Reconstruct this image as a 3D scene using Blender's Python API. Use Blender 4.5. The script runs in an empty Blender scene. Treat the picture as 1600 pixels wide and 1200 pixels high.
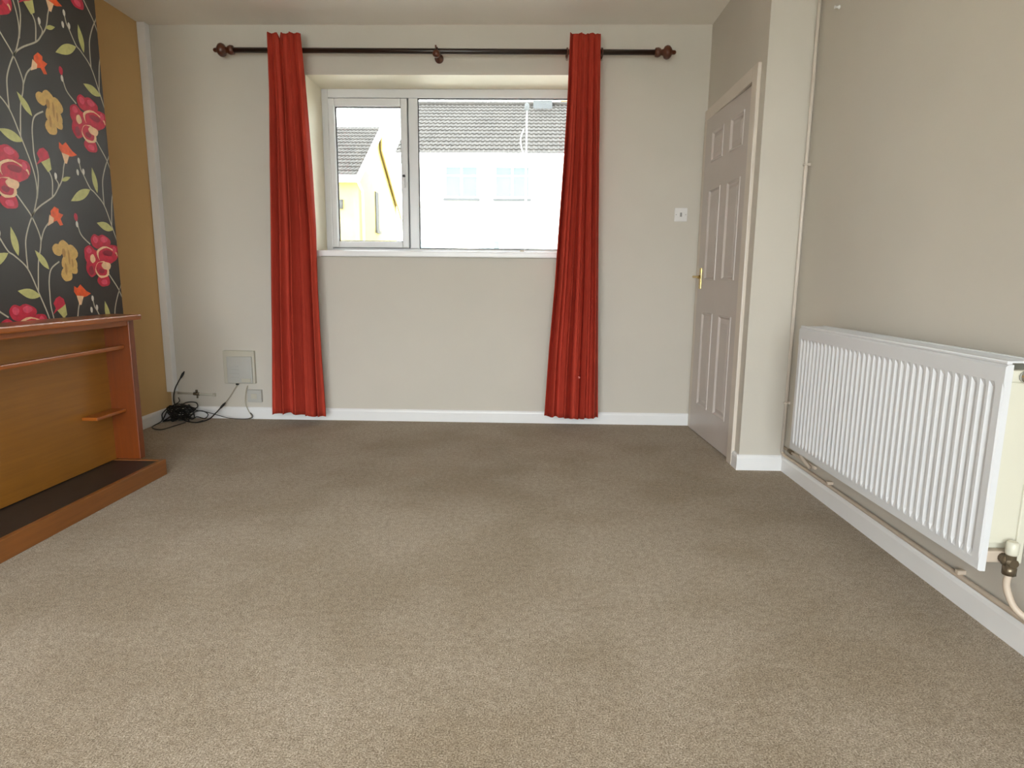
import bpy, bmesh, math, random
from mathutils import Vector, Matrix
random.seed(7)
SC = bpy.context.scene
COL = SC.collection
PI = math.pi

# ------------------------------------------------------------------ camera
F_PX, YAW, PITCH, ROLL = 979.94, -0.02532, -0.16663, 0.00967
CAM = Vector((2.4866, -4.2417, 0.9833))
_f = Vector((math.sin(YAW)*math.cos(PITCH), math.cos(YAW)*math.cos(PITCH), math.sin(PITCH)))
_r0 = Vector((math.cos(YAW), -math.sin(YAW), 0)); _u0 = _r0.cross(_f)
_r = math.cos(ROLL)*_r0 + math.sin(ROLL)*_u0
_u = -math.sin(ROLL)*_r0 + math.cos(ROLL)*_u0
cam_d = bpy.data.cameras.new('camera'); cam = bpy.data.objects.new('camera', cam_d); COL.objects.link(cam)
cam_d.sensor_width = 36; cam_d.lens = 36*F_PX/1600; cam_d.clip_start = 0.05; cam_d.clip_end = 300
cam.matrix_world = Matrix(((_r.x, _u.x, -_f.x, CAM.x), (_r.y, _u.y, -_f.y, CAM.y), (_r.z, _u.z, -_f.z, CAM.z), (0, 0, 0, 1)))
SC.camera = cam

def ray(u, v): return _f + _r*((u-800)/F_PX) + _u*((600-v)/F_PX)
def on_y(y, u, v):
    d = ray(u, v); t = (y-CAM.y)/d.y; return CAM + d*t
def on_z(z, u, v):
    d = ray(u, v); t = (z-CAM.z)/d.z; return CAM + d*t

# ------------------------------------------------------------------ sky / exposure
SKY = 15.4
wd = bpy.data.worlds.new('overcast_sky'); SC.world = wd; wd.use_nodes = True
bg = wd.node_tree.nodes['Background']; bg.inputs[0].default_value = (0.93, 0.97, 1.0, 1); bg.inputs[1].default_value = SKY
SC.view_settings.view_transform = 'Standard'; SC.view_settings.look = 'None'
SC.view_settings.gamma = 1; SC.view_settings.exposure = 0.0; SC.view_settings.use_curve_mapping = False

# room dimensions
H = 2.55; XD = 3.604; YP = -1.016; XR = 3.837; YR = -5.5
XB = 0.425; YB0 = -1.09; YB1 = -2.78          # chimney breast
OX0, OX1, OZ0, OZ1 = 1.040, 2.88, 1.125, 2.255  # front window opening
WY = 0.30                                       # face of front window frame
RX0, RX1, RZ0, RZ1 = 0.45, 3.45, 0.05, 2.14      # rear glazed opening

def portal(name, loc, rot, sx, sy):
    l = bpy.data.lights.new(name, 'AREA'); l.shape = 'RECTANGLE'; l.size = sx; l.size_y = sy
    l.cycles.is_portal = True
    o = bpy.data.objects.new(name, l); COL.objects.link(o); o.location = loc; o.rotation_euler = rot
portal('front_window_daylight', ((OX0+OX1)/2, 0.40, (OZ0+OZ1)/2), (-PI/2, 0, 0), OX1-OX0, OZ1-OZ0)
portal('rear_window_daylight', ((RX0+RX1)/2, YR-0.14, (RZ0+RZ1)/2), (PI/2, 0, 0), RX1-RX0, RZ1-RZ0)

# ------------------------------------------------------------------ materials
def new_mat(name):
    m = bpy.data.materials.new(name); m.use_nodes = True
    return m, m.node_tree, m.node_tree.nodes['Principled BSDF']
def srgb(r, g, b):
    f = lambda c: (c/255/12.92 if c/255 <= 0.04045 else ((c/255+0.055)/1.055)**2.4)
    return (f(r), f(g), f(b), 1)
def coords(nt, scale=(1, 1, 1), kind='Object'):
    tc = nt.nodes.new('ShaderNodeTexCoord'); mp = nt.nodes.new('ShaderNodeMapping')
    mp.inputs['Scale'].default_value = scale
    nt.links.new(tc.outputs[kind], mp.inputs['Vector']); return mp.outputs['Vector']
def noise(nt, vec, scale, detail=3, rough=0.55):
    n = nt.nodes.new('ShaderNodeTexNoise'); n.inputs['Scale'].default_value = scale
    n.inputs['Detail'].default_value = detail; n.inputs['Roughness'].default_value = rough
    nt.links.new(vec, n.inputs['Vector']); return n.outputs['Fac']
def ramp(nt, fac, stops):
    r = nt.nodes.new('ShaderNodeValToRGB'); e = r.color_ramp.elements
    while len(e) < len(stops): e.new(0.5)
    for k, (p, c) in enumerate(stops): e[k].position = p; e[k].color = c
    nt.links.new(fac, r.inputs['Fac']); return r.outputs['Color']
def mul(nt, a, b, fac=1.0):
    m = nt.nodes.new('ShaderNodeMixRGB'); m.blend_type = 'MULTIPLY'; m.inputs[0].default_value = fac
    nt.links.new(a, m.inputs[1]); nt.links.new(b, m.inputs[2]); return m.outputs[0]
def bump(nt, bs, h, strength, dist):
    b = nt.nodes.new('ShaderNodeBump'); b.inputs['Strength'].default_value = strength; b.inputs['Distance'].default_value = dist
    nt.links.new(h, b.inputs['Height']); nt.links.new(b.outputs['Normal'], bs.inputs['Normal'])
def scl(c, k): return (min(1, c[0]*k), min(1, c[1]*k), min(1, c[2]*k), 1)
MATS = {}
def plain(name, c, rough=0.6, var=0.05, nscale=6, bstr=0.0, bscale=80, bdist=0.002, metal=0.0, spec=0.5, coat=0.0):
    """base colour with slight procedural mottling and an optional fine relief"""
    if name in MATS: return MATS[name]
    m, nt, bs = new_mat(name); v = coords(nt)
    n = noise(nt, v, nscale)
    nt.links.new(ramp(nt, n, [(0.3, scl(c, 1-var)), (0.7, scl(c, 1+var))]), bs.inputs['Base Color'])
    bs.inputs['Roughness'].default_value = rough; bs.inputs['Metallic'].default_value = metal
    bs.inputs['Specular IOR Level'].default_value = spec
    if coat: bs.inputs['Coat Weight'].default_value = coat; bs.inputs['Coat Roughness'].default_value = 0.15
    if bstr: bump(nt, bs, noise(nt, v, bscale, 4), bstr, bdist)
    MATS[name] = m; return m
def wood(name, c, scale, rough=0.35, contrast=0.25, coat=0.25):
    m, nt, bs = new_mat(name); v = coords(nt, scale)
    n = noise(nt, v, 3.0, 6, 0.6)
    a = ramp(nt, n, [(0.25, scl(c, 1-contrast)), (0.55, c), (0.8, scl(c, 1+contrast*0.6))])
    n2 = noise(nt, coords(nt, (1.2, 1.2, 1.2)), 2.0, 2)
    a = mul(nt, a, ramp(nt, n2, [(0.3, (0.86, 0.86, 0.86, 1)), (0.7, (1, 1, 1, 1))]))
    nt.links.new(a, bs.inputs['Base Color']); bs.inputs['Roughness'].default_value = rough
    bs.inputs['Coat Weight'].default_value = coat; bs.inputs['Coat Roughness'].default_value = 0.2
    bump(nt, bs, n, 0.12, 0.001)
    MATS[name] = m; return m

M_wall = plain('beige_wall_paint', srgb(203, 197, 186), 0.7, 0.03, 1.3, 0.25, 140, 0.0015, spec=0.3)
M_tan = plain('tan_wall_paint', srgb(208, 172, 118), 0.75, 0.04, 1.6, 0.25, 140, 0.0015, spec=0.3)
M_ceil = plain('ceiling_paint', srgb(238, 232, 222), 0.8, 0.03, 1.5, 0.2, 110, 0.0015, spec=0.2)
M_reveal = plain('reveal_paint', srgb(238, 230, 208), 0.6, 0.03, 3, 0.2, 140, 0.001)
M_gloss = plain('white_gloss_paint', srgb(236, 236, 236), 0.3, 0.02, 5, 0.08, 60, 0.001)
M_door = plain('door_white_paint', srgb(197, 188, 182), 0.35, 0.02, 5, 0.08, 90, 0.0008)
M_cream = plain('cream_gloss_paint', srgb(212, 202, 190), 0.35, 0.03, 5)
M_upvc = plain('white_upvc', srgb(224, 225, 227), 0.28, 0.01, 5)
M_gasket = plain('dark_gasket', srgb(60, 60, 62), 0.6)
M_rad = plain('radiator_enamel', srgb(214, 215, 217), 0.28, 0.01, 4)
M_radcream = plain('radiator_side_enamel', srgb(212, 209, 192), 0.35, 0.02, 4)
M_pipe = plain('painted_pipe', srgb(200, 184, 166), 0.45, 0.06, 20)
M_metal = plain('dull_brass', srgb(120, 108, 90), 0.35, 0.1, 40, metal=0.8)
M_brass = plain('polished_brass', srgb(214, 186, 120), 0.22, 0.05, 30, metal=1.0)
M_chrome = plain('chrome', srgb(200, 200, 200), 0.15, 0.03, 30, metal=1.0)
M_black = plain('black_rubber', srgb(22, 22, 20), 0.45, 0.2, 30)
M_slab = plain('black_hearth_tile', srgb(40, 36, 34), 0.42, 0.15, 14, 0.2, 60, 0.001)
M_greyplast = plain('grey_plastic', srgb(182, 181, 175), 0.45, 0.03, 10)
M_offwhite = plain('offwhite_plastic', srgb(190, 185, 170), 0.45, 0.03, 10)
M_switch = plain('switch_plastic', srgb(226, 224, 222), 0.3, 0.02, 10)
M_greyrocker = plain('grey_rocker', srgb(150, 148, 146), 0.4)
M_whitecable = plain('pale_cable', srgb(176, 168, 146), 0.5)
M_pole = wood('dark_walnut', srgb(38, 22, 14), (2, 30, 30), 0.3, 0.35)
M_finial = wood('brown_turned_wood', srgb(88, 42, 22), (30, 10, 30), 0.32, 0.35)
M_teak = wood('orange_teak', srgb(158, 84, 20), (4, 1.0, 30), 0.33, 0.22)
M_teakv = wood('shade_darkened_teak_upright', srgb(118, 54, 8), (25, 25, 1.2), 0.33, 0.2)  # end panels: shade inside the surround is put into this darker teak
M_veneer = wood('tan_veneer', srgb(148, 96, 26), (3, 0.8, 18), 0.42, 0.16)
M_hearthwood = wood('hearth_edging', srgb(140, 84, 34), (20, 1.2, 25), 0.38, 0.2)

# carpet: fine beige and brown flecks with broad worn patches
m, nt, bs = new_mat('beige_carpet'); MATS['carpet'] = m
v = coords(nt)
a = ramp(nt, noise(nt, v, 260, 3, 0.8), [(0.34, srgb(104, 89, 70)), (0.5, srgb(174, 158, 137)), (0.66, srgb(220, 208, 191))])
a = mul(nt, a, ramp(nt, noise(nt, v, 48, 4, 0.8), [(0.36, (0.72, 0.70, 0.67, 1)), (0.60, (1, 1, 1, 1))]))
a = mul(nt, a, ramp(nt, noise(nt, v, 1.9, 4, 0.6), [(0.38, (0.84, 0.81, 0.75, 1)), (0.6, (1, 1, 1, 1))]))
nt.links.new(a, bs.inputs['Base Color']); bs.inputs['Roughness'].default_value = 0.95
bs.inputs['Specular IOR Level'].default_value = 0.1; bs.inputs['Sheen Weight'].default_value = 0.15
bump(nt, bs, noise(nt, v, 300, 3, 0.7), 0.6, 0.006)
M_carpet = m

# curtain cloth
m, nt, bs = new_mat('rust_red_cloth')
v = coords(nt, (260, 260, 8)); v2 = coords(nt)
a = ramp(nt, noise(nt, v, 1.0, 2), [(0.3, srgb(168, 60, 46)), (0.7, srgb(190, 71, 54))])
a = mul(nt, a, ramp(nt, noise(nt, v2, 3, 2), [(0.3, (0.9, 0.88, 0.88, 1)), (0.7, (1, 1, 1, 1))]))
nt.links.new(a, bs.inputs['Base Color']); bs.inputs['Roughness'].default_value = 0.75
bs.inputs['Specular IOR Level'].default_value = 0.08
bump(nt, bs, noise(nt, v, 1.0, 2), 0.15, 0.001)
M_cloth = m

# wallpaper
M_paper = plain('charcoal_wallpaper', srgb(48, 43, 37), 0.5, 0.06, 8, 0.15, 220, 0.0006)
M_stem = plain('print_stem', srgb(184, 176, 154), 0.5, 0.08, 60)
M_leaf = plain('print_leaf', srgb(186, 182, 112), 0.5, 0.12, 45)
M_red = plain('print_crimson', srgb(190, 20, 52), 0.5, 0.22, 40)
M_rim = plain('print_cream', srgb(232, 190, 146), 0.5, 0.12, 50)
M_pink = plain('print_pink', srgb(214, 70, 96), 0.5, 0.15, 60)
M_wine = plain('print_wine', srgb(140, 14, 40), 0.5, 0.15, 60)
M_gold = plain('print_gold', srgb(204, 164, 88), 0.5, 0.12, 60)
M_ochre = plain('print_ochre', srgb(170, 128, 60), 0.5, 0.1, 60)
M_orange = plain('print_orange', srgb(230, 84, 8), 0.5, 0.2, 45)
M_white = plain('print_white', srgb(214, 208, 194), 0.5, 0.05, 60)

# glass: clear pane with surface reflection
m, nt, bs = new_mat('window_glass'); nt.nodes.remove(bs)
out = nt.nodes['Material Output']; tr = nt.nodes.new('ShaderNodeBsdfTransparent'); gl = nt.nodes.new('ShaderNodeBsdfGlossy')
gl.inputs['Roughness'].default_value = 0.02; tr.inputs['Color'].default_value = (0.93, 0.94, 0.935, 1)
fr = nt.nodes.new('ShaderNodeFresnel'); fr.inputs['IOR'].default_value = 1.45; mx = nt.nodes.new('ShaderNodeMixShader')
nt.links.new(fr.outputs[0], mx.inputs[0]); nt.links.new(tr.outputs[0], mx.inputs[1]); nt.links.new(gl.outputs[0], mx.inputs[2])
nt.links.new(mx.outputs[0], out.inputs['Surface']); M_glass = m

# outdoors
M_tile = plain('grey_concrete_tile', srgb(54, 50, 46), 0.85, 0.25, 3)
M_render = plain('white_render', srgb(226, 224, 214), 0.85, 0.04, 4)
M_yellow = plain('pale_yellow_render', srgb(200, 181, 100), 0.85, 0.05, 3)
M_barge = plain('ochre_bargeboard', srgb(140, 122, 72), 0.7, 0.08, 5)
M_fascia = plain('white_fascia', srgb(232, 232, 230), 0.6, 0.02, 5)
M_outglass = plain('pale_blue_glazing', srgb(84, 96, 99), 0.3, 0.08, 2)
M_dark = plain('dark_gap', srgb(40, 40, 38), 0.7)
M_grey = plain('grey_stone', srgb(76, 78, 79), 0.85, 0.1, 6)
M_brick = plain('orange_brick', srgb(112, 92, 58), 0.85, 0.15, 8)
M_ground = plain('garden_paving', srgb(198, 194, 185), 0.9, 0.2, 2)

# ------------------------------------------------------------------ mesh helpers
def box(bm, x0, x1, y0, y1, z0, z1, bev=0.0, mi=0, seg=2):
    vs = [bm.verts.new((x, y, z)) for x in (x0, x1) for y in (y0, y1) for z in (z0, z1)]
    q = [(0, 1, 3, 2), (4, 6, 7, 5), (0, 4, 5, 1), (2, 3, 7, 6), (0, 2, 6, 4), (1, 5, 7, 3)]
    fs = [bm.faces.new([vs[i] for i in f]) for f in q]
    for f in fs: f.material_index = mi
    if bev:
        es = list({e for f in fs for e in f.edges})
        r = bmesh.ops.bevel(bm, geom=es, offset=bev, segments=seg, affect='EDGES', profile=0.6)
        for f in r['faces']: f.material_index = mi
def prism(bm, pts, axis, a0, a1, mi=0):
    """extrude a 2D outline along an axis; pts are the other two coordinates in xyz order"""
    def mk(p, a):
        if axis == 'x': return (a, p[0], p[1])
        if axis == 'y': return (p[0], a, p[1])
        return (p[0], p[1], a)
    A = [bm.verts.new(mk(p, a0)) for p in pts]; B = [bm.verts.new(mk(p, a1)) for p in pts]
    n = len(pts); fs = [bm.faces.new(A), bm.faces.new(B[::-1])]
    for i in range(n): fs.append(bm.faces.new((A[i], B[i], B[(i+1) % n], A[(i+1) % n])))
    for f in fs: f.material_index = mi
def smooth_path(pts, n=8):
    pts = [Vector(p) for p in pts]
    if len(pts) < 3: return pts
    out = []
    for i in range(len(pts)-1):
        p0 = pts[max(0, i-1)]; p1 = pts[i]; p2 = pts[i+1]; p3 = pts[min(len(pts)-1, i+2)]
        for k in range(n):
            t = k/n
            out.append(0.5*((2*p1)+(p2-p0)*t+(2*p0-5*p1+4*p2-p3)*t*t+(-p0+3*p1-3*p2+p3)*t**3))
    out.append(pts[-1]); return out
def tube(bm, pts, r, seg=8, mi=0):
    pts = [Vector(p) for p in pts]; rings = []
    t0 = (pts[1]-pts[0]).normalized(); nrm = t0.orthogonal().normalized()
    for i, p in enumerate(pts):
        t = (pts[min(i+1, len(pts)-1)]-pts[max(i-1, 0)]).normalized()
        nrm = (nrm-t*nrm.dot(t))
        nrm = nrm.normalized() if nrm.length > 1e-6 else t.orthogonal().normalized()
        bn = t.cross(nrm); rr = r[i] if isinstance(r, (list, tuple)) else r
        rings.append([bm.verts.new(p+(nrm*math.cos(2*PI*k/seg)+bn*math.sin(2*PI*k/seg))*rr) for k in range(seg)])
    for a, b in zip(rings, rings[1:]):
        for k in range(seg):
            f = bm.faces.new((a[k], a[(k+1) % seg], b[(k+1) % seg], b[k])); f.smooth = True; f.material_index = mi
    f = bm.faces.new(rings[0][::-1]); f.material_index = mi
    f = bm.faces.new(rings[-1]); f.material_index = mi
def lathe(bm, prof, origin, axis, seg=20, mi=0):
    """profile (distance along axis, radius) turned about an axis"""
    tube(bm, [Vector(origin)+Vector(axis)*d for d, r in prof], [max(r, 0.0008) for d, r in prof], seg, mi)
def torus(bm, c, R, r, axis, seg=24, s2=8):
    ax = Vector(axis).normalized(); a = ax.orthogonal().normalized(); b = ax.cross(a); rings = []
    for i in range(seg):
        d = a*math.cos(2*PI*i/seg)+b*math.sin(2*PI*i/seg)
        rings.append([bm.verts.new(Vector(c)+d*(R+r*math.cos(2*PI*k/s2))+ax*r*math.sin(2*PI*k/s2)) for k in range(s2)])
    for i in range(seg):
        A = rings[i]; B = rings[(i+1) % seg]
        for k in range(s2):
            f = bm.faces.new((A[k], A[(k+1) % s2], B[(k+1) % s2], B[k])); f.smooth = True
def obj(name, bm, mats, parent=None, recalc=True):
    if recalc: bmesh.ops.recalc_face_normals(bm, faces=bm.faces[:])
    me = bpy.data.meshes.new(name); bm.to_mesh(me); bm.free()
    for mm in (mats if isinstance(mats, (list, tuple)) else [mats]): me.materials.append(mm)
    o = bpy.data.objects.new(name, me); COL.objects.link(o)
    if parent is not None: adopt(o, parent)
    return o
def adopt(o, parent):
    o.parent = parent
    off = Vector(parent.get('_off', (0, 0, 0)))   # only the Empties are moved; their meshes sit at world coordinates
    o.matrix_parent_inverse = Matrix.Translation(-off)
def thing(name, label, cat, loc, group=None):
    o = bpy.data.objects.new(name, None); COL.objects.link(o); o.location = loc; o.empty_display_size = 0.1
    o['_off'] = tuple(loc); tag(o, label, cat, group); return o
def tag(o, label, cat, group=None):
    o['label'] = label; o['category'] = cat
    if group: o['group'] = group
    return o
def structure(o, label=None, cat=None):
    o['kind'] = 'structure'
    if label: o['label'] = label
    if cat: o['category'] = cat
    return o
def B(*boxes):
    bm = bmesh.new()
    for b in boxes: box(bm, *b)
    return bm

# ------------------------------------------------------------------ room shell
structure(obj('floor', B((-0.1, XR+0.1, YR-0.02, 0.01, -0.08, 0)), M_carpet), 'worn beige fitted carpet over the whole floor', 'floor')
structure(obj('ceiling', B((-0.2, XR+0.2, YR-0.2, 0.36, H, H+0.1)), M_ceil), 'plain off-white ceiling', 'ceiling')
bm = B((-0.2, OX0, 0, 0.36, -0.1, H), (OX1, XR+0.2, 0, 0.36, -0.1, H), (OX0, OX1, 0, 0.36, -0.1, OZ0), (OX0, OX1, 0, 0.36, OZ1, H))
bm.faces.ensure_lookup_table()
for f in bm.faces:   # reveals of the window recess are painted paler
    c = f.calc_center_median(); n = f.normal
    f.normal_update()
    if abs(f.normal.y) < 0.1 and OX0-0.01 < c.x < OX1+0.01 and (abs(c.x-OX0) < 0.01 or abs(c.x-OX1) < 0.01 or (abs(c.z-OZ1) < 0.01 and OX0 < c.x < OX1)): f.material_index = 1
structure(obj('wall_back', bm, [M_wall, M_reveal]), 'beige painted wall with the recessed window', 'wall')
structure(obj('wall_left', B((-0.12, 0, YR, 0, -0.1, H)), M_tan), 'tan painted alcove wall beside the chimney breast', 'wall')
breast = structure(obj('wall_chimney_breast', B((0, XB, YB1, YB0, 0, H)), M_tan), 'chimney breast papered in dark floral wallpaper', 'wall')
DY0, DY1, DZ = -0.100, -0.868, 1.985           # door opening
bm = B((XD, XD+0.12, DY0, 0, 0, H), (XD, XD+0.12, YP, DY1, 0, H), (XD, XD+0.12, DY1, DY0, DZ, H))
structure(obj('wall_door', bm, M_wall), 'beige wall strip around the white panel door', 'wall')
structure(obj('wall_pier', B((XD+0.12, XR+0.12, YP, YP+0.1, 0, H)), M_wall), 'beige return wall between the door and the radiator', 'wall')
structure(obj('wall_leak_block', B((XD+0.125, XD+0.2, YP+0.1, 0, 0, H)), M_wall), 'unseen panel added behind the white panel door against light leaks', 'wall')  # unseen wall added behind the door to stop light leaking in
structure(obj('wall_right', B((XR, XR+0.12, YR, YP, -0.1, H)), M_wall), 'beige painted wall behind the radiator', 'wall')
structure(obj('wall_rear', B((-0.12, RX0, YR-0.2, YR, -0.1, H), (RX1, XR+0.12, YR-0.2, YR, -0.1, H), (RX0, RX1, YR-0.2, YR, RZ1, H), (RX0, RX1, YR-0.2, YR, -0.1, RZ0)), M_wall), 'beige rear wall around the glazed patio doors', 'wall')

# skirting boards: moulded profile run along a wall
SK = 0.082; ST = 0.015
def skirt(name, a, b, nx, ny, label, h=SK, m=M_gloss):
    """board from a to b (floor points on the wall), projecting along (nx, ny)"""
    prof = [(0, 0), (ST, 0), (ST, h-0.018), (ST-0.003, h-0.008), (ST-0.009, h), (0, h)]
    bm = bmesh.new(); rows = []
    for p in (a, b): rows.append([bm.verts.new((p[0]+nx*d, p[1]+ny*d, z)) for d, z in prof])
    n = len(prof)
    bm.faces.new(rows[0]); bm.faces.new(rows[1][::-1])
    for i in range(n): bm.faces.new((rows[0][i], rows[1][i], rows[1][(i+1) % n], rows[0][(i+1) % n]))
    return structure(obj(name, bm, m), label, 'baseboard')
skirt('baseboard_back', (0.0, 0), (XD, 0), 0, -1, 'white skirting board under the window wall')
skirt('baseboard_left', (0, YB0), (0, -ST), 1, 0, 'white skirting board along the tan alcove wall')
skirt('baseboard_chimney', (XB, -1.235), (XB, YB0+ST), 1, 0, 'short white skirting board on the chimney breast')
skirt('baseboard_left_near', (0, YR), (0, YB1), 1, 0, 'white skirting board along the tan wall towards the patio doors')
skirt('baseboard_door', (XD, YP), (XD, -0.943), -1, 0, 'short white skirting board beside the door frame')
skirt('baseboard_pier', (XD-ST, YP), (XR-ST, YP), 0, -1, 'white skirting board across the return wall')
skirt('baseboard_right', (XR, YR), (XR, YP), -1, 0, 'white skirting board below the radiator')
skirt('baseboard_rear', (0, YR), (RX0, YR), 0, 1, 'white skirting board beside the patio doors, tan wall end')

# door frame
bm = bmesh.new()
box(bm, XD-0.018, XD+0.001, -0.943, -0.868, 0, 2.035, 0.004)
box(bm, XD-0.018, XD+0.001, -0.868, -0.017, 1.965, 2.035, 0.004)
box(bm, XD-0.018, XD+0.001, -0.096, -0.017, 0, 1.965, 0.004)
structure(obj('trim_1', bm, M_cream), 'cream painted architrave around the panel door', 'door frame')
# pipe boxing in the far left corner
bm = bmesh.new(); box(bm, 0.002, 0.052, -0.055, -0.001, 0.19, H-0.002, 0.003)
structure(obj('trim_2', bm, M_gloss), 'narrow white pipe boxing running up the alcove corner', 'boxing')

# ------------------------------------------------------------------ front window (window_1)
w1 = bpy.data.objects.new('window_1', None); COL.objects.link(w1); w1.location = ((OX0+OX1)/2, WY, OZ0); w1['_off'] = tuple(w1.location)
structure(w1, 'white plastic window with opening casement and fixed pane', 'window')
FY0, FY1 = WY, WY+0.06
MX0, MX1 = 1.640, 1.704          # mullion
bm = bmesh.new()
box(bm, OX0, OX0+0.045, FY0, FY1, OZ0, OZ1, 0.006)
box(bm, OX1-0.045, OX1, FY0, FY1, OZ0, OZ1, 0.006)
box(bm, OX0+0.045, OX1-0.045, FY0, FY1, 2.197, OZ1, 0.006)
box(bm, OX0+0.045, OX1-0.045, FY0, FY1, OZ0, 1.186, 0.006)
box(bm, MX0, MX1, FY0, FY1, 1.186, 2.197, 0.006)
for q in ((OX0+0.04, 1.105, 1.18, 2.2), (1.615, MX0+0.005, 1.18, 2.2), (1.105, 1.615, 1.18, 1.208), (1.105, 1.615, 2.172, 2.2)):   # rebate the casement shuts against
    box(bm, q[0], q[1], FY1-0.009, FY1, q[2], q[3])
obj('frame', bm, M_upvc, w1)
bm = bmesh.new()   # opening casement, proud of the frame
sx0, sx1, sz0, sz1 = 1.087, 1.632, 1.190, 2.192; sw = 0.044
box(bm, sx0, sx0+sw, FY0-0.014, FY1-0.01, sz0, sz1, 0.008)
box(bm, sx1-sw, sx1, FY0-0.014, FY1-0.01, sz0, sz1, 0.008)
box(bm, sx0+sw, sx1-sw, FY0-0.014, FY1-0.01, sz1-sw-0.008, sz1, 0.008)
box(bm, sx0+sw, sx1-sw, FY0-0.014, FY1-0.01, sz0, sz0+sw, 0.008)
sash = obj('sash', bm, M_upvc, w1)
def seal(x0, x1, z0, z1, y, par):
    t = 0.006
    obj('seal', B((x0, x0+t, y, y+0.01, z0, z1), (x1-t, x1, y, y+0.01, z0, z1), (x0, x1, y, y+0.01, z1-t, z1), (x0, x1, y, y+0.01, z0, z0+t)), M_gasket, par)
seal(sx0+sw, sx1-sw, sz0+sw, sz1-sw-0.008, FY0+0.012, sash)
for yy in (FY0+0.020, FY0+0.036): obj('pane', B((sx0+sw-0.01, sx1-sw+0.01, yy, yy+0.004, sz0+sw-0.01, sz1-sw)), M_glass, sash)
bm = bmesh.new()
box(bm, 1.601, 1.619, FY0-0.022, FY0-0.014, 1.640, 1.700, 0.003)
box(bm, 1.605, 1.616, FY0-0.044, FY0-0.030, 1.600, 1.690, 0.004)
box(bm, 1.606, 1.615, FY0-0.032, FY0-0.020, 1.672, 1.684, 0.001, 1)
obj('handle', bm, [M_upvc, M_gasket], sash)
bm = bmesh.new(); lathe(bm, [(0, 0.009), (0.006, 0.009)], (1.6105, FY0-0.0425, 1.676), (0, -1, 0), 12); obj('lock', bm, M_gasket, sash)
seal(MX1, OX1-0.045, 1.186, 2.197, FY0+0.012, w1)
for yy in (FY0+0.020, FY0+0.036): obj('pane', B((MX1-0.008, OX1-0.040, yy, yy+0.004, 1.180, 2.203)), M_glass, w1)
bm = bmesh.new(); box(bm, OX0-0.03, OX1+0.03, -0.035, 0, OZ0-0.008, OZ0+0.032, 0.008); box(bm, OX0+0.001, OX1-0.001, 0.0, WY-0.001, OZ0, OZ0+0.032)
obj('window_sill', bm, M_gloss, w1)
bm = bmesh.new()   # small catch lying on the sill against the frame
ck = thing('window_catch', 'small dark metal catch lying on the window sill', 'catch', (2.36, 0.25, OZ0+0.032))
box(bm, 2.29, 2.46, 0.245, 0.262, OZ0+0.032, OZ0+0.042, 0.002); obj('bar', bm, M_gasket, ck)
bm = bmesh.new(); box(bm, 2.42, 2.45, 0.240, 0.268, OZ0+0.042, OZ0+0.054, 0.003); obj('knob', bm, M_metal, ck)

# rear glazing (window_2), behind the camera
w2 = bpy.data.objects.new('window_2', None); COL.objects.link(w2); w2.location = ((RX0+RX1)/2, YR-0.1, RZ0); w2['_off'] = tuple(w2.location)
structure(w2, 'white framed sliding patio doors in the rear wall', 'window')
bm = bmesh.new(); y0, y1 = YR-0.12, YR-0.06; xm = (RX0+RX1)/2
for x0, x1 in ((RX0, RX0+0.06), (RX1-0.06, RX1), (xm-0.04, xm+0.04)): box(bm, x0, x1, y0, y1, RZ0, RZ1, 0.004)
box(bm, RX0+0.06, RX1-0.06, y0, y1, RZ1-0.06, RZ1, 0.004); box(bm, RX0+0.06, RX1-0.06, y0, y1, RZ0, RZ0+0.06, 0.004)
obj('frame', bm, M_upvc, w2)
obj('pane', B((RX0+0.05, xm-0.03, YR-0.092, YR-0.088, RZ0+0.05, RZ1-0.05)), M_glass, w2)
obj('pane', B((xm+0.03, RX1-0.05, YR-0.092, YR-0.088, RZ0+0.05, RZ1-0.05)), M_glass, w2)

# ------------------------------------------------------------------ panel door (door_1), standing slightly ajar
HY = -0.864
d1 = bpy.data.objects.new('door_1', None); COL.objects.link(d1); d1.location = (XD+0.003, HY, 0.008); d1['_off'] = tuple(d1.location)
structure(d1, 'white six-panel door standing slightly ajar', 'door')
DW = 0.760; LY = HY+DW; DT = 1.962
rows_z = [(0.195, 0.785), (0.985, 1.530), (1.690, 1.868)]
cols_y = [(LY-0.325, LY-0.126), (LY-0.638, LY-0.440)]
xf = XD+0.003
bm = B((xf+0.009, xf+0.038, HY, LY, 0.008, DT))
ye = [HY, cols_y[1][0], cols_y[1][1], cols_y[0][0], cols_y[0][1], LY]
for a, b in ((0, 1), (2, 3), (4, 5)): box(bm, xf, xf+0.0095, ye[a], ye[b], 0.008, DT)
zs = [0.008, 0.195, 0.785, 0.985, 1.530, 1.690, 1.868, DT]
for a, b in ((0, 1), (2, 3), (4, 5), (6, 7)):
    for c in ((1, 2), (3, 4)): box(bm, xf, xf+0.0095, ye[c[0]], ye[c[1]], zs[a], zs[b])
leaf = obj('leaf', bm, M_door, d1)
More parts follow.
